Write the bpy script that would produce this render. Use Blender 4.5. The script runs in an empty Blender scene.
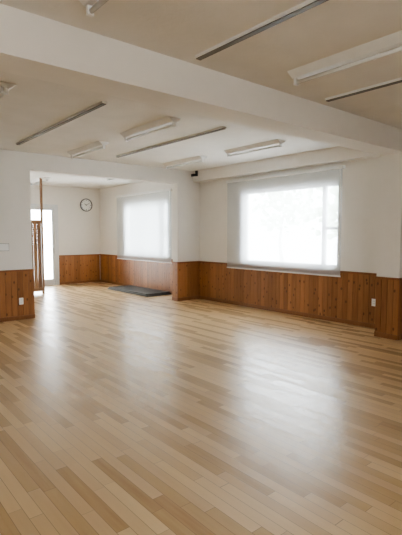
import bpy, bmesh, math, random
from mathutils import Vector, noise
random.seed(7)
D = bpy.data
scene = bpy.context.scene
col = scene.collection

# ------------------------------------------------------------------ materials
def new_mat(name):
    m = D.materials.new(name); m.use_nodes = True
    nt = m.node_tree
    return m, nt, nt.nodes["Principled BSDF"]

def N(nt, t, **kw):
    n = nt.nodes.new(t)
    for k, v in kw.items(): setattr(n, k, v)
    return n
def L(nt, a, b): nt.links.new(a, b)
def math_(nt, op, a, b=None, c=None):
    n = N(nt, "ShaderNodeMath", operation=op)
    for i, v in enumerate((a, b, c)):
        if v is None: continue
        if isinstance(v, (int, float)): n.inputs[i].default_value = v
        else: L(nt, v, n.inputs[i])
    return n.outputs[0]

def simple(name, rgb, rough=0.6, metal=0.0, noise=0.03, nscale=8, bump=0.0, bscale=60):
    m, nt, p = new_mat(name)
    geo = N(nt, "ShaderNodeNewGeometry")
    nz = N(nt, "ShaderNodeTexNoise"); nz.inputs["Scale"].default_value = nscale
    nz.inputs["Detail"].default_value = 4
    L(nt, geo.outputs["Position"], nz.inputs["Vector"])
    r = N(nt, "ShaderNodeValToRGB")
    r.color_ramp.elements[0].position = .3; r.color_ramp.elements[1].position = .7
    r.color_ramp.elements[0].color = (*[max(0, c*(1-noise)) for c in rgb], 1)
    r.color_ramp.elements[1].color = (*[min(1, c*(1+noise)) for c in rgb], 1)
    L(nt, nz.outputs["Fac"], r.inputs["Fac"]); L(nt, r.outputs["Color"], p.inputs["Base Color"])
    p.inputs["Roughness"].default_value = rough; p.inputs["Metallic"].default_value = metal
    if bump > 0:
        b2 = N(nt, "ShaderNodeTexNoise"); b2.inputs["Scale"].default_value = bscale; b2.inputs["Detail"].default_value = 6
        L(nt, geo.outputs["Position"], b2.inputs["Vector"])
        bp = N(nt, "ShaderNodeBump"); bp.inputs["Strength"].default_value = bump; bp.inputs["Distance"].default_value = .01
        L(nt, b2.outputs["Fac"], bp.inputs["Height"]); L(nt, bp.outputs["Normal"], p.inputs["Normal"])
    return m

M_wall = simple("white_wallpaper", (.845, .815, .765), .85, noise=.01, bump=.15, bscale=90)
M_ceil = simple("ceiling_wallpaper", (.81, .785, .74), .9, noise=.03, nscale=3, bump=.35, bscale=28)
M_white = simple("white_paint", (.85, .85, .83), .45)
M_frame = simple("window_frame_white", (.72, .73, .73), .4)
M_track = simple("track_grey", (.16, .15, .14), .5)
M_dark = simple("dark_plastic", (.03, .03, .032), .4)
M_plate = simple("plate_plastic", (.92, .92, .90), .35)
M_mat = simple("grey_foam", (.10, .095, .09), .8, noise=.1, nscale=30)
M_clockrim = simple("clock_rim", (.12, .12, .13), .35)
M_tube = simple("lamp_tube_glass", (.85, .86, .84), .2)
M_metal = simple("metal", (.5, .5, .5), .35, metal=.8)
M_ground = simple("outdoor_paving", (.82, .82, .80), .9, noise=.08, nscale=2)
M_leaf = simple("foliage", (.66, .74, .60), .8, noise=.15, nscale=4)
M_bark = simple("bark", (.62, .60, .56), .9, noise=.15, nscale=14)

# pine wainscot
def pine(name, base, dark, knots=True):
    m, nt, p = new_mat(name)
    geo = N(nt, "ShaderNodeNewGeometry")
    sep = N(nt, "ShaderNodeSeparateXYZ"); L(nt, geo.outputs["Position"], sep.inputs[0])
    s = math_(nt, "ADD", sep.outputs[0], sep.outputs[1])
    at = N(nt, "ShaderNodeAttribute", attribute_name="rnd")
    rz = math_(nt, "MULTIPLY", at.outputs["Fac"], 37.0)
    z = math_(nt, "ADD", sep.outputs[2], rz)
    c1 = N(nt, "ShaderNodeCombineXYZ")
    L(nt, math_(nt, "MULTIPLY", s, 45.0), c1.inputs[0]); L(nt, math_(nt, "MULTIPLY", z, 3.0), c1.inputs[1])
    nz = N(nt, "ShaderNodeTexNoise"); nz.inputs["Scale"].default_value = 1; nz.inputs["Detail"].default_value = 5
    L(nt, c1.outputs[0], nz.inputs["Vector"])
    f = math_(nt, "ADD", math_(nt, "MULTIPLY", nz.outputs["Fac"], .7), math_(nt, "MULTIPLY", at.outputs["Fac"], .55))
    f = math_(nt, "SUBTRACT", f, .12)
    r = N(nt, "ShaderNodeValToRGB")
    r.color_ramp.elements[0].position = .1; r.color_ramp.elements[1].position = .9
    r.color_ramp.elements[0].color = (*dark, 1); r.color_ramp.elements[1].color = (*base, 1)
    L(nt, f, r.inputs["Fac"])
    out = r.outputs["Color"]
    if knots:
        c2 = N(nt, "ShaderNodeCombineXYZ")
        L(nt, math_(nt, "MULTIPLY", s, 9.0), c2.inputs[0]); L(nt, math_(nt, "MULTIPLY", z, 5.5), c2.inputs[1])
        v = N(nt, "ShaderNodeTexVoronoi", voronoi_dimensions='2D'); v.inputs["Scale"].default_value = 1
        v.inputs["Randomness"].default_value = 1
        L(nt, c2.outputs[0], v.inputs["Vector"])
        k = N(nt, "ShaderNodeMapRange"); k.inputs["From Min"].default_value = .08; k.inputs["From Max"].default_value = .17
        k.inputs["To Min"].default_value = 1; k.inputs["To Max"].default_value = 0
        L(nt, v.outputs["Distance"], k.inputs["Value"])
        sc = N(nt, "ShaderNodeSeparateColor"); L(nt, v.outputs["Color"], sc.inputs[0])
        pres = math_(nt, "GREATER_THAN", sc.outputs[0], .5)
        kk = math_(nt, "MULTIPLY", math_(nt, "MULTIPLY", k.outputs[0], pres), .7)
        mx = N(nt, "ShaderNodeMix", data_type='RGBA')
        L(nt, kk, mx.inputs["Factor"]); L(nt, out, mx.inputs["A"]); mx.inputs["B"].default_value = (.06, .022, .01, 1)
        out = mx.outputs["Result"]
    L(nt, out, p.inputs["Base Color"]); p.inputs["Roughness"].default_value = .40
    return m
M_pine = pine("pine_boards", (.48, .225, .09), (.24, .10, .038))
M_pinerail = pine("pine_rail", (.35, .16, .065), (.19, .08, .032), False)
M_post = pine("dark_wood", (.32, .18, .095), (.14, .07, .035), False)

# maple plank floor
def floor_mat():
    m, nt, p = new_mat("maple_planks")
    W, LEN = .075, .80
    geo = N(nt, "ShaderNodeNewGeometry")
    sep = N(nt, "ShaderNodeSeparateXYZ"); L(nt, geo.outputs["Position"], sep.inputs[0])
    A, B = sep.outputs[0], sep.outputs[1]     # across, along
    a = math_(nt, "DIVIDE", A, W)
    row = math_(nt, "FLOOR", a); fa = math_(nt, "FRACT", a)
    wn = N(nt, "ShaderNodeTexWhiteNoise", noise_dimensions='1D'); L(nt, row, wn.inputs["W"])
    wsc = N(nt, "ShaderNodeSeparateColor"); L(nt, wn.outputs["Color"], wsc.inputs[0])
    lenf = math_(nt, "ADD", .65, math_(nt, "MULTIPLY", wsc.outputs[1], .8))   # random board length per row
    b = math_(nt, "ADD", math_(nt, "MULTIPLY", math_(nt, "DIVIDE", B, LEN), lenf), math_(nt, "MULTIPLY", wn.outputs["Value"], 13.7))
    cl = math_(nt, "FLOOR", b); fb = math_(nt, "FRACT", b)
    cc = N(nt, "ShaderNodeCombineXYZ"); L(nt, row, cc.inputs[0]); L(nt, cl, cc.inputs[1])
    w2 = N(nt, "ShaderNodeTexWhiteNoise", noise_dimensions='2D'); L(nt, cc.outputs[0], w2.inputs["Vector"])
    g = N(nt, "ShaderNodeCombineXYZ")
    L(nt, math_(nt, "MULTIPLY", A, 40.0), g.inputs[0])
    L(nt, math_(nt, "MULTIPLY", B, 2.2), g.inputs[1])
    L(nt, math_(nt, "MULTIPLY", w2.outputs["Value"], 50.0), g.inputs[2])
    nz = N(nt, "ShaderNodeTexNoise"); nz.inputs["Scale"].default_value = 1; nz.inputs["Detail"].default_value = 4
    L(nt, g.outputs[0], nz.inputs["Vector"])
    f = math_(nt, "ADD", math_(nt, "MULTIPLY", w2.outputs["Value"], .75), math_(nt, "MULTIPLY", nz.outputs["Fac"], .35))
    r = N(nt, "ShaderNodeValToRGB"); e = r.color_ramp.elements
    e[0].position = .08; e[0].color = (.40, .245, .110, 1)
    e[1].position = 1.0; e[1].color = (.74, .555, .315, 1)
    x = e.new(.26); x.color = (.54, .365, .180, 1)
    x = e.new(.6); x.color = (.635, .45, .238, 1)
    L(nt, f, r.inputs["Fac"])
    ga = math_(nt, "MINIMUM", fa, math_(nt, "SUBTRACT", 1.0, fa))
    gb = math_(nt, "MULTIPLY", math_(nt, "MINIMUM", fb, math_(nt, "SUBTRACT", 1.0, fb)), LEN / W)
    gm = math_(nt, "MINIMUM", ga, gb)
    mr = N(nt, "ShaderNodeMapRange"); mr.inputs["From Min"].default_value = .008; mr.inputs["From Max"].default_value = .03
    L(nt, gm, mr.inputs["Value"])
    mx = N(nt, "ShaderNodeMix", data_type='RGBA')
    L(nt, mr.outputs[0], mx.inputs["Factor"]); mx.inputs["A"].default_value = (.29, .18, .09, 1)
    L(nt, r.outputs["Color"], mx.inputs["B"])
    L(nt, mx.outputs["Result"], p.inputs["Base Color"])
    rr = math_(nt, "ADD", .32, math_(nt, "MULTIPLY", w2.outputs["Value"], .08))
    L(nt, rr, p.inputs["Roughness"])
    p.inputs["Coat Weight"].default_value = .65
    L(nt, math_(nt, "ADD", .24, math_(nt, "MULTIPLY", w2.outputs["Value"], .09)), p.inputs["Coat Roughness"])
    p.inputs["Coat IOR"].default_value = 1.5
    bp = N(nt, "ShaderNodeBump"); bp.inputs["Strength"].default_value = .2; bp.inputs["Distance"].default_value = .002
    L(nt, mr.outputs[0], bp.inputs["Height"]); L(nt, bp.outputs["Normal"], p.inputs["Normal"])
    return m
M_floor = floor_mat()

def blind_mat():
    m = D.materials.new("blind_fabric"); m.use_nodes = True; nt = m.node_tree; nt.nodes.clear()
    out = N(nt, "ShaderNodeOutputMaterial")
    tr = N(nt, "ShaderNodeBsdfTransparent"); tr.inputs[0].default_value = (.95, .98, 1, 1)
    tl = N(nt, "ShaderNodeBsdfTranslucent"); tl.inputs[0].default_value = (.93, .96, .99, 1)
    df = N(nt, "ShaderNodeBsdfDiffuse"); df.inputs[0].default_value = (.92, .93, .94, 1)
    m1 = N(nt, "ShaderNodeMixShader"); m1.inputs[0].default_value = .25
    L(nt, tl.outputs[0], m1.inputs[1]); L(nt, df.outputs[0], m1.inputs[2])
    geo = N(nt, "ShaderNodeNewGeometry"); sep = N(nt, "ShaderNodeSeparateXYZ"); L(nt, geo.outputs["Position"], sep.inputs[0])
    wv = math_(nt, "SINE", math_(nt, "MULTIPLY", sep.outputs[2], 300.0))
    fac = math_(nt, "ADD", .57, math_(nt, "MULTIPLY", wv, .03))
    m2 = N(nt, "ShaderNodeMixShader"); L(nt, fac, m2.inputs[0])
    L(nt, tr.outputs[0], m2.inputs[1]); L(nt, m1.outputs[0], m2.inputs[2])
    L(nt, m2.outputs[0], out.inputs[0])
    return m
M_blind = blind_mat()

def glass_mat():
    m = D.materials.new("window_glass"); m.use_nodes = True; nt = m.node_tree; nt.nodes.clear()
    out = N(nt, "ShaderNodeOutputMaterial")
    tr = N(nt, "ShaderNodeBsdfTransparent"); tr.inputs[0].default_value = (.95, .97, .98, 1)
    gl = N(nt, "ShaderNodeBsdfGlossy"); gl.inputs["Roughness"].default_value = .02
    lw = N(nt, "ShaderNodeFresnel"); lw.inputs[0].default_value = 1.3
    mx = N(nt, "ShaderNodeMixShader"); L(nt, lw.outputs[0], mx.inputs[0])
    L(nt, tr.outputs[0], mx.inputs[1]); L(nt, gl.outputs[0], mx.inputs[2]); L(nt, mx.outputs[0], out.inputs[0])
    return m
M_glass = glass_mat()

# ------------------------------------------------------------------ mesh builder
class MB:
    def __init__(s, mats):
        s.bm = bmesh.new(); s.mats = mats
        s.cl = s.bm.loops.layers.float_color.new("rnd")
    def _tag(s, faces, mi, rnd, smooth=False):
        for f in faces:
            f.material_index = mi; f.smooth = smooth
            for l in f.loops: l[s.cl] = (rnd, rnd, rnd, 1)
    def box(s, x0, x1, y0, y1, z0, z1, mi=0, rnd=.5, bev=0):
        vs = [s.bm.verts.new((x, y, z)) for x in (x0, x1) for y in (y0, y1) for z in (z0, z1)]
        idx = [(0,1,3,2),(4,6,7,5),(0,4,5,1),(2,3,7,6),(0,2,6,4),(1,5,7,3)]
        fs = [s.bm.faces.new([vs[i] for i in q]) for q in idx]
        s._tag(fs, mi, rnd)
        if bev > 0:
            es = list({e for f in fs for e in f.edges})
            r = bmesh.ops.bevel(s.bm, geom=es, offset=bev, segments=2, affect='EDGES', profile=.5)
            s._tag(r["faces"], mi, rnd)
    def prism(s, pts, axis, a0, a1, mi=0, rnd=.5, smooth=False):
        def P(p, a):
            return {'x': (a, p[0], p[1]), 'y': (p[0], a, p[1]), 'z': (p[0], p[1], a)}[axis]
        A = [s.bm.verts.new(P(p, a0)) for p in pts]; B = [s.bm.verts.new(P(p, a1)) for p in pts]
        n = len(pts); caps = [s.bm.faces.new(A), s.bm.faces.new(B[::-1])]
        sides = [s.bm.faces.new([A[i], A[(i+1) % n], B[(i+1) % n], B[i]]) for i in range(n)]
        s._tag(caps, mi, rnd); s._tag(sides, mi, rnd, smooth)
    def cyl(s, c, r, axis, a0, a1, mi=0, n=24, rnd=.5):
        pts = [(c[0]+r*math.cos(2*math.pi*i/n), c[1]+r*math.sin(2*math.pi*i/n)) for i in range(n)]
        s.prism(pts, axis, a0, a1, mi, rnd, True)
    def done(s, name, parent=None):
        bmesh.ops.recalc_face_normals(s.bm, faces=s.bm.faces)
        co = [v.co.copy() for v in s.bm.verts]
        lo = Vector([min(c[i] for c in co) for i in range(3)]); hi = Vector([max(c[i] for c in co) for i in range(3)])
        ctr = (lo+hi)/2
        for v in s.bm.verts: v.co -= ctr
        me = D.meshes.new(name); s.bm.to_mesh(me); s.bm.free()
        for m in s.mats: me.materials.append(m)
        o = D.objects.new(name, me); o.location = ctr; col.objects.link(o)
        if parent:
            o.location = ctr - parent.location; o.parent = parent
        return o
def box(name, *a, mat, bev=0, parent=None):
    b = MB([mat]); b.box(*a, bev=bev); return b.done(name, parent)
def empty(name, loc):
    e = D.objects.new(name, None); e.location = loc; e.empty_display_size = .1; col.objects.link(e); return e

# ------------------------------------------------------------------ room dims
XW = 6.70; XL = -3.2; YN = -3.4; YH = 8.10; YH2 = 8.30; YF = 13.10
ZC = 2.95; ZB = 2.65; XBL = 2.0; T = .18; WZ = .89

def wall(name, axis, p0, p1, a0, a1, z0, z1, holes, mat):
    b = MB([mat])
    aa = sorted({a0, a1, *[h[0] for h in holes], *[h[1] for h in holes]})
    zz = sorted({z0, z1, *[h[2] for h in holes], *[h[3] for h in holes]})
    for i in range(len(aa)-1):
        run = None
        for j in range(len(zz)-1):
            ca, cz = (aa[i]+aa[i+1])/2, (zz[j]+zz[j+1])/2
            hole = any(h[0] < ca < h[1] and h[2] < cz < h[3] for h in holes)
            if not hole:
                if run is None: run = [zz[j], zz[j+1]]
                else: run[1] = zz[j+1]
            if hole or j == len(zz)-2:
                if run:
                    if axis == 'x': b.box(p0, p1, aa[i], aa[i+1], run[0], run[1])
                    else: b.box(aa[i], aa[i+1], p0, p1, run[0], run[1])
                run = None
    return b.done(name)

box("floor", XL-T, XW+T, YN-T, YF+T, -.12, 0, mat=M_floor)
box("ceiling", XL-T, XW+T, YN-T, YF+T, ZC, ZC+.15, mat=M_ceil)
W1 = (4.39, 6.67, .93, 2.39)
W2 = (9.25, 11.47, .93, 2.39)
DOOR = (3.45, 5.26, .0, 2.34)
WN = (-1.6, .8, .93, 2.39)  # added opening in the unseen near wall, for fill light
wall("wall_window", 'x', XW, XW+T, YN-T, YF+T, 0, ZC, [W1, W2], M_wall)
wall("wall_far", 'y', YF, YF+T, XBL-T, XW, 0, ZC, [DOOR], M_wall)
wall("wall_near", 'y', YN-T, YN, XL, XW, 0, ZC, [WN], M_wall)
wall("wall_left", 'x', XL-T, XL, YN-T, YH2, 0, ZC, [], M_wall)
wall("wall_back_room_left", 'x', XBL-T, XBL, YH2, YF, 0, ZC, [], M_wall)
XO0, XO1 = 2.80, 6.06
wall("wall_divider", 'y', YH, YH2, XL, XW, 0, ZC, [(XO0, XO1, 0, ZB)], M_wall)
CX = 6.19
box("trim_beam", XL, XW, 3.05, 3.39, ZB, ZC, mat=M_wall)
box("column", CX, XW, 3.05, 3.39, 0, ZB, mat=M_wall)
box("trim_soffit", 6.50, XW, 3.39, YH, 2.72, ZC, mat=M_wall)

# ------------------------------------------------------------------ wainscot
def wains(b, axis, f, sgn, a0, a1, zt=WZ):
    def bx(d0, d1, s0, s1, z0, z1, mi, rnd):
        p = sorted((f+sgn*d0, f+sgn*d1))
        if axis == 'x': b.box(p[0], p[1], s0, s1, z0, z1, mi, rnd)
        else: b.box(s0, s1, p[0], p[1], z0, z1, mi, rnd)
    bx(0, .006, a0, a1, 0, zt, 1, .0)
    n = max(1, round((a1-a0)/.098)); w = (a1-a0)/n
    for i in range(n):
        bx(.004, .014, a0+i*w+.003, a0+(i+1)*w-.003, .05, zt-.02, 0, random.random())
    bx(0, .024, a0, a1, 0, .07, 1, .4)
    bx(0, .032, a0, a1, zt-.03, zt, 1, .5)
def wobj(name, segs):
    b = MB([M_pine, M_pinerail])
    for s in segs: wains(b, *s)
    return b.done(name)
wobj("wainscot_window_wall", [('x', XW, -1, 3.39, YH)])
wobj("wainscot_window_wall_near", [('x', XW, -1, YN, 3.05)])
wobj("wainscot_back_room", [('x', XW-.001, -1, YH2, YF-.001)])
wobj("wainscot_far_wall", [('y', YF, -1, DOOR[1]+.06, XW-.034)])
wobj("wainscot_column", [('x', CX, -1, 3.05-.014, 3.39), ('y', 3.05, -1, CX, XW)])
wobj("wainscot_divider_right", [('y', YH, -1, XO1-.014, XW), ('x', XO1, -1, YH, YH2)])
wobj("wainscot_divider_left", [('y', YH, -1, XL, XO0+.014), ('x', XO0, 1, YH, YH2)])

# ------------------------------------------------------------------ windows
def window(name, y0, y1, z0, z1, mull, transoms=()):
    e = empty(name, (XW+.09, (y0+y1)/2, (z0+z1)/2))
    b = MB([M_frame]); x0, x1 = XW+.05, XW+.12; f = .045
    b.box(x0, x1, y0, y1, z0, z0+f); b.box(x0, x1, y0, y1, z1-f, z1)
    b.box(x0, x1, y0, y0+f, z0+f, z1-f); b.box(x0, x1, y1-f, y1, z0+f, z1-f)
    for m in mull: b.box(x0+.005, x1-.005, m-.035, m+.035, z0+f, z1-f)
    for (a, c, z) in transoms: b.box(x0+.01, x1-.01, a, c, z-.025, z+.025)
    b.done("frame", e)
    g = MB([M_glass]); g.box(XW+.083, XW+.087, y0+f, y1-f, z0+f, z1-f); g.done("glass", e)
    s = MB([M_white]); s.box(XW-.0, XW+.05, y0, y1, z0, z0+.012); s.done("sill", e)
window("window_1", *W1, [4.72], [(4.43, 4.70, 1.62)])
window("window_2", *W2, [9.58], [(9.29, 9.56, 1.62)])
e = empty("added_fill_window", ((WN[0]+WN[1])/2, YN-.09, 1.66))  # made-up window behind the camera, lets in fill
b = MB([M_frame])
for (a, c, z0, z1) in [(WN[0], WN[1], WN[2], WN[2]+.05), (WN[0], WN[1], WN[3]-.05, WN[3]), (WN[0], WN[0]+.05, WN[2]+.05, WN[3]-.05),
                       (WN[1]-.05, WN[1], WN[2]+.05, WN[3]-.05), (-.43, -.37, WN[2]+.05, WN[3]-.05)]:
    b.box(a, c, YN-.12, YN-.05, z0, z1)
b.done("frame", e)

# ------------------------------------------------------------------ roller blinds
def blind(y0, y1, z0=.80, z1=2.66):
    e = empty("roller_blind", (XW-.05, (y0+y1)/2, (z0+z1)/2))
    b = MB([M_white]); b.box(XW-.085, XW, y0, y1, z1-.055, z1, bev=.008); b.done("cassette", e)
    b = MB([M_blind]); xm = XW-.062
    vs = [b.bm.verts.new(p) for p in ((xm, y0+.02, z0), (xm, y1-.02, z0), (xm, y1-.02, z1-.05), (xm, y0+.02, z1-.05))]
    b._tag([b.bm.faces.new(vs)], 0, .5); b.done("fabric", e)
    b = MB([M_white]); b.box(xm-.009, xm+.009, y0+.015, y1-.015, z0-.014, z0+.014, bev=.004); b.done("bottom_bar", e)
    b = MB([M_plate]); b.cyl((xm-.03, y0+.035), .003, 'z', z0+.35, z1-.05, n=8); b.cyl((xm-.03, y0+.055), .003, 'z', z0+.35, z1-.05, n=8)
    b.box(xm-.035, xm-.025, y0+.03, y0+.06, z0+.33, z0+.36); b.done("pull_chain", e)
blind(4.27, 7.11)
blind(9.12, 11.92)

# ------------------------------------------------------------------ glass door in far wall
e = empty("door_1", ((DOOR[0]+DOOR[1])/2, YF+.06, 1.17))
b = MB([M_frame]); x0, x1, z1 = DOOR[0], DOOR[1], DOOR[3]
b.box(x0, x0+.05, YF, YF+.14, 0, z1); b.box(x1-.05, x1, YF, YF+.14, 0, z1); b.box(x0+.05, x1-.05, YF, YF+.14, z1-.05, z1)
b.box(x0+.05, x1-.05, YF, YF+.14, 0, .03)
b.box(x1, x1+.06, YF-.02, YF, 0, z1+.06); b.box(x0-.06, x0, YF-.02, YF, 0, z1+.06); b.box(x0, x1, YF-.02, YF, z1, z1+.06)
b.done("door_frame", e)
def leaf(nm, a, c, y):
    b = MB([M_frame, M_glass, M_metal]); s = .06
    b.box(a, a+s, y, y+.035, .03, z1-.05); b.box(c-s, c, y, y+.035, .03, z1-.05)
    b.box(a+s, c-s, y, y+.035, z1-.05-s, z1-.05); b.box(a+s, c-s, y, y+.035, .03, .18)
    b.box(a+s, c-s, y+.015, y+.019, .18, z1-.05-s, 1)
    b.box(c-.04, c-.02, y-.015, y, .95, 1.12, 2)
    b.done(nm, e)
mid = (x0+x1)/2
leaf("leaf_left", x0+.05, mid+.03, YF+.08); leaf("leaf_right", mid-.03, x1-.05, YF+.03)

# ------------------------------------------------------------------ ceiling fixtures
def lamp(x, y0, y1):
    e = empty("ceiling_light", (x, (y0+y1)/2, ZC-.04))
    b = MB([M_white])
    b.prism([(x-.10, ZC), (x+.10, ZC), (x+.085, ZC-.012), (x+.03, ZC-.05), (x-.03, ZC-.05), (x-.085, ZC-.012)], 'y', y0, y1)
    b.done("housing", e)
    b = MB([M_tube, M_white]); b.cyl((x, ZC-.085), .016, 'y', y0+.04, y1-.04, 0)
    for y in (y0+.01, y1-.035): b.box(x-.02, x+.02, y, y+.025, ZC-.107, ZC-.045, 1)
    b.done("tube", e)
for x in (1.37, 3.37, 5.39):
    lamp(x, 4.55, 5.75); lamp(x, 6.4, 7.6)
for x in (-.6, 1.3, 3.3, 5.39): lamp(x, 1.42, 2.65)
lamp(4.3, 11.2, 12.4); lamp(5.4, 8.9, 10.1)
def track(x, y0, y1):
    b = MB([M_white, M_track])
    b.box(x-.03, x+.03, y0, y1, ZC-.022, ZC, 0)
    b.box(x-.022, x+.022, y0+.005, y1-.005, ZC-.030, ZC-.022, 1)
    b.done("ceiling_track")
for x in (.4, 2.38, 4.16):
    track(x, 4.5, 7.4); track(x, 0, 2.9)
b = MB([M_plate]); b.cyl((3.42, 1.95), .05, 'z', ZC-.03, ZC); b.cyl((3.42, 1.95), .03, 'z', ZC-.045, ZC-.03); b.done("smoke_detector")

# ------------------------------------------------------------------ clock
e = empty("wall_clock", (6.23, YF-.02, 2.43))
b = MB([M_clockrim, M_plate, M_dark]); c = (6.23, 2.43)
n = 48
def ring(r0, r1, ya, yb, mi):
    bm = b.bm
    V = [[bm.verts.new((c[0]+r*math.cos(2*math.pi*i/n), y, c[1]+r*math.sin(2*math.pi*i/n))) for i in range(n)] for (r, y) in ((r1, YF), (r1, ya), (r0, ya), (r0, yb))]
    for k in range(3):
        b._tag([bm.faces.new([V[k][i], V[k][(i+1) % n], V[k+1][(i+1) % n], V[k+1][i]]) for i in range(n)], mi, .5)
ring(.175, .20, YF-.045, YF-.02, 0)
b.cyl(c, .178, 'y', YF-.024, YF-.002, 1, 48)
for i in range(12):
    a = i*math.pi/6; cx, cz = c[0]+.145*math.sin(a), c[1]+.145*math.cos(a); q = .010 if i % 3 else .016
    b.box(cx-q/2, cx+q/2, YF-.028, YF-.024, cz-q, cz+q, 2)
def hand(ang, ln, w):
    dx, dz = math.sin(ang), math.cos(ang); px, pz = dz*w, -dx*w
    P = [(c[0]-dx*.02+px, c[1]-dz*.02+pz), (c[0]+dx*ln+px*.4, c[1]+dz*ln+pz*.4), (c[0]+dx*ln-px*.4, c[1]+dz*ln-pz*.4), (c[0]-dx*.02-px, c[1]-dz*.02-pz)]
    b.prism(P, 'y', YF-.033, YF-.029, 2)
hand(math.radians(300), .085, .008); hand(math.radians(60), .125, .006)
b.cyl(c, .01, 'y', YF-.036, YF-.028, 2, 12)
b.done("clock_body", e)

# ------------------------------------------------------------------ pole and slatted wooden screen
e = empty("wooden_screen", (3.9, 11.44, 1))
b = MB([M_post]); b.box(4.195, 4.245, 11.41, 11.47, 0, ZC, rnd=.6); b.done("post", e)
b = MB([M_post]); b.box(3.3, 4.195, 11.42, 11.46, 1.80, 1.88, rnd=.5); b.box(3.3, 4.195, 11.42, 11.46, .06, .14, rnd=.5)
for i in range(9):
    x = 3.31+i*.098; b.box(x, x+.090, 11.43, 11.45, .14, 1.80, rnd=.4+.6*random.random())
b.box(3.30, 3.36, 11.41, 11.47, 0, 1.88, rnd=.4); b.done("slats", e)

# ------------------------------------------------------------------ folded mat
b = MB([M_mat]); b.box(5.88, 6.60, 9.1, 11.12, 0, .035, bev=.01); b.box(5.90, 6.58, 9.14, 11.08, .035, .07, bev=.01); b.done("exercise_mat")

# ------------------------------------------------------------------ plates
def plate_y(name, x, z, w, h, y, kind):
    e = empty(name, (x, y-.006, z))
    b = MB([M_plate, M_dark]); b.box(x-w/2, x+w/2, y-.01, y, z-h/2, z+h/2, 0, bev=.003); b.done("plate", e)
    b = MB([M_plate, M_dark])
    if kind == 's':
        b.box(x-w/2-.004, x+w/2+.004, y-.004, y, z-h/2-.004, z+h/2+.004, 1)
        for i in (-1, 0, 1): b.box(x+i*w*.24-w*.1, x+i*w*.24+w*.1, y-.016, y-.010, z-h*.28, z+h*.28, 0)
        b.done("rockers", e)
    else:
        for zz in (-.022, .022):
            for xx in (-.008, .008): b.box(x+xx-.0015, x+xx+.0015, y-.0115, y-.0100, z+zz-.005, z+zz+.005, 1)
        b.done("slots", e)
plate_y("light_switch", 2.32, 1.29, .16, .12, YH, 's')
plate_y("wall_outlet", 2.58, .33, .075, .12, YH-.014, 'o')
e = empty("wall_outlet", (XW-.02, 3.69, .42))
b = MB([M_plate, M_dark]); b.box(XW-.026, XW-.014, 3.65, 3.73, .36, .48, 0, bev=.003)
for zz in (.40, .44):
    for yy in (3.68, 3.696): b.box(XW-.0275, XW-.026, yy-.0015, yy+.0015, zz-.005, zz+.005, 1)
b.done("plate", e)

# security camera hung from the ceiling at the soffit corner
e = empty("security_camera", (6.44, 7.95, 2.85))
b = MB([M_dark, M_plate]); b.box(6.47, 6.50, 7.92, 7.98, 2.83, ZC, 0)
b.prism([(6.36, 2.81), (6.47, 2.83), (6.47, 2.88), (6.36, 2.87)], 'y', 7.915, 7.985)
b.cyl((7.95, 2.84), .024, 'x', 6.345, 6.362, 0, 16); b.done("body", e)

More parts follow.
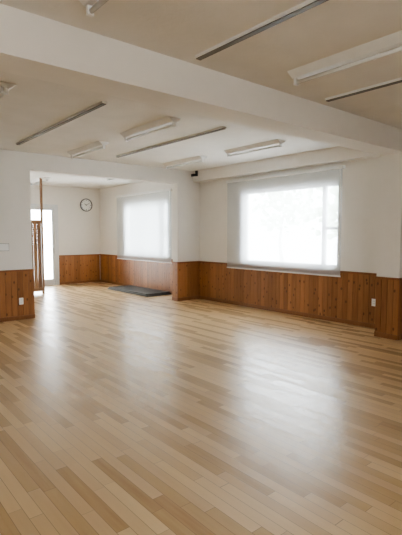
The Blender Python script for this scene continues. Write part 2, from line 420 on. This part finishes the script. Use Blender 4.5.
# ------------------------------------------------------------------ outdoors
box("ground_outside", -60, 90, -60, 90, -.5, -.3, mat=M_ground)
def tree(x, y, h, r, seed):
    rnd = random.Random(seed)
    e = empty("garden_tree", (x, y, -.3))
    b = MB([M_bark]); n = 10
    prev = None
    for k in range(6):
        z = -.3+h*.75*k/5; rr = .12*(1-.12*k); ox = .12*math.sin(k*1.3+seed)
        ringv = [b.bm.verts.new((x+ox+rr*math.cos(2*math.pi*i/n), y+rr*math.sin(2*math.pi*i/n), z)) for i in range(n)]
        if prev: b._tag([b.bm.faces.new([prev[i], prev[(i+1) % n], ringv[(i+1) % n], ringv[i]]) for i in range(n)], 0, .5, True)
        prev = ringv
    b.done("trunk", e)
    b = MB([M_leaf])
    for k in range(170):
        th, ph = rnd.uniform(0, 6.283), math.acos(rnd.uniform(-.9, 1)); q = r*rnd.uniform(.35, 1)
        cx, cy, cz = x+q*math.sin(ph)*math.cos(th), y+q*math.sin(ph)*math.sin(th), h*.72+q*math.cos(ph)*.85
        res = bmesh.ops.create_icosphere(b.bm, subdivisions=1, radius=r*rnd.uniform(.05, .12))
        for v in res["verts"]:
            v.co = Vector((v.co.x*rnd.uniform(.7, 1.3)+cx, v.co.y*rnd.uniform(.7, 1.3)+cy, v.co.z*rnd.uniform(.6, 1.1)+cz))
    b.done("canopy", e)
tree(15, 12.6, 3.6, 1.3, 1); tree(14, 8.9, 3.4, 1.5, 2); tree(17, 21, 4.2, 1.8, 4)

# ------------------------------------------------------------------ light
w = D.worlds.new("sky"); scene.world = w; w.use_nodes = True
bg = w.node_tree.nodes["Background"]; bg.inputs[0].default_value = (.965, .98, 1, 1); bg.inputs[1].default_value = 18.5
def portal(name, loc, rot, sx, sy):
    l = D.lights.new(name, 'AREA'); l.shape = 'RECTANGLE'; l.size = sx; l.size_y = sy
    l.cycles.is_portal = True
    o = D.objects.new(name, l); o.location = loc; o.rotation_euler = rot; col.objects.link(o)
for i, q in enumerate((W1, W2)):
    portal("daylight_portal_%d" % i, (XW+.16, (q[0]+q[1])/2, (q[2]+q[3])/2), (math.radians(90), 0, math.radians(90)), q[1]-q[0], q[3]-q[2])
portal("daylight_portal_d", ((DOOR[0]+DOOR[1])/2, YF+.17, 1.17), (math.radians(-90), 0, 0), DOOR[1]-DOOR[0], 2.3)
portal("daylight_portal_n", ((WN[0]+WN[1])/2, YN-.16, 1.66), (math.radians(90), 0, 0), WN[1]-WN[0], WN[3]-WN[2])  # samples sky through the added fill opening

scene.view_settings.look = 'AgX - Medium High Contrast'
# ------------------------------------------------------------------ camera
cam = D.cameras.new("camera"); co = D.objects.new("camera", cam); col.objects.link(co)
co.location = (0, 0, 1.5); co.rotation_euler = (math.radians(85.84), 0, math.radians(-39.77))
cam.sensor_fit = 'VERTICAL'; cam.sensor_height = 36; cam.lens = 30.08; cam.clip_start = .05; cam.clip_end = 200
scene.camera = co
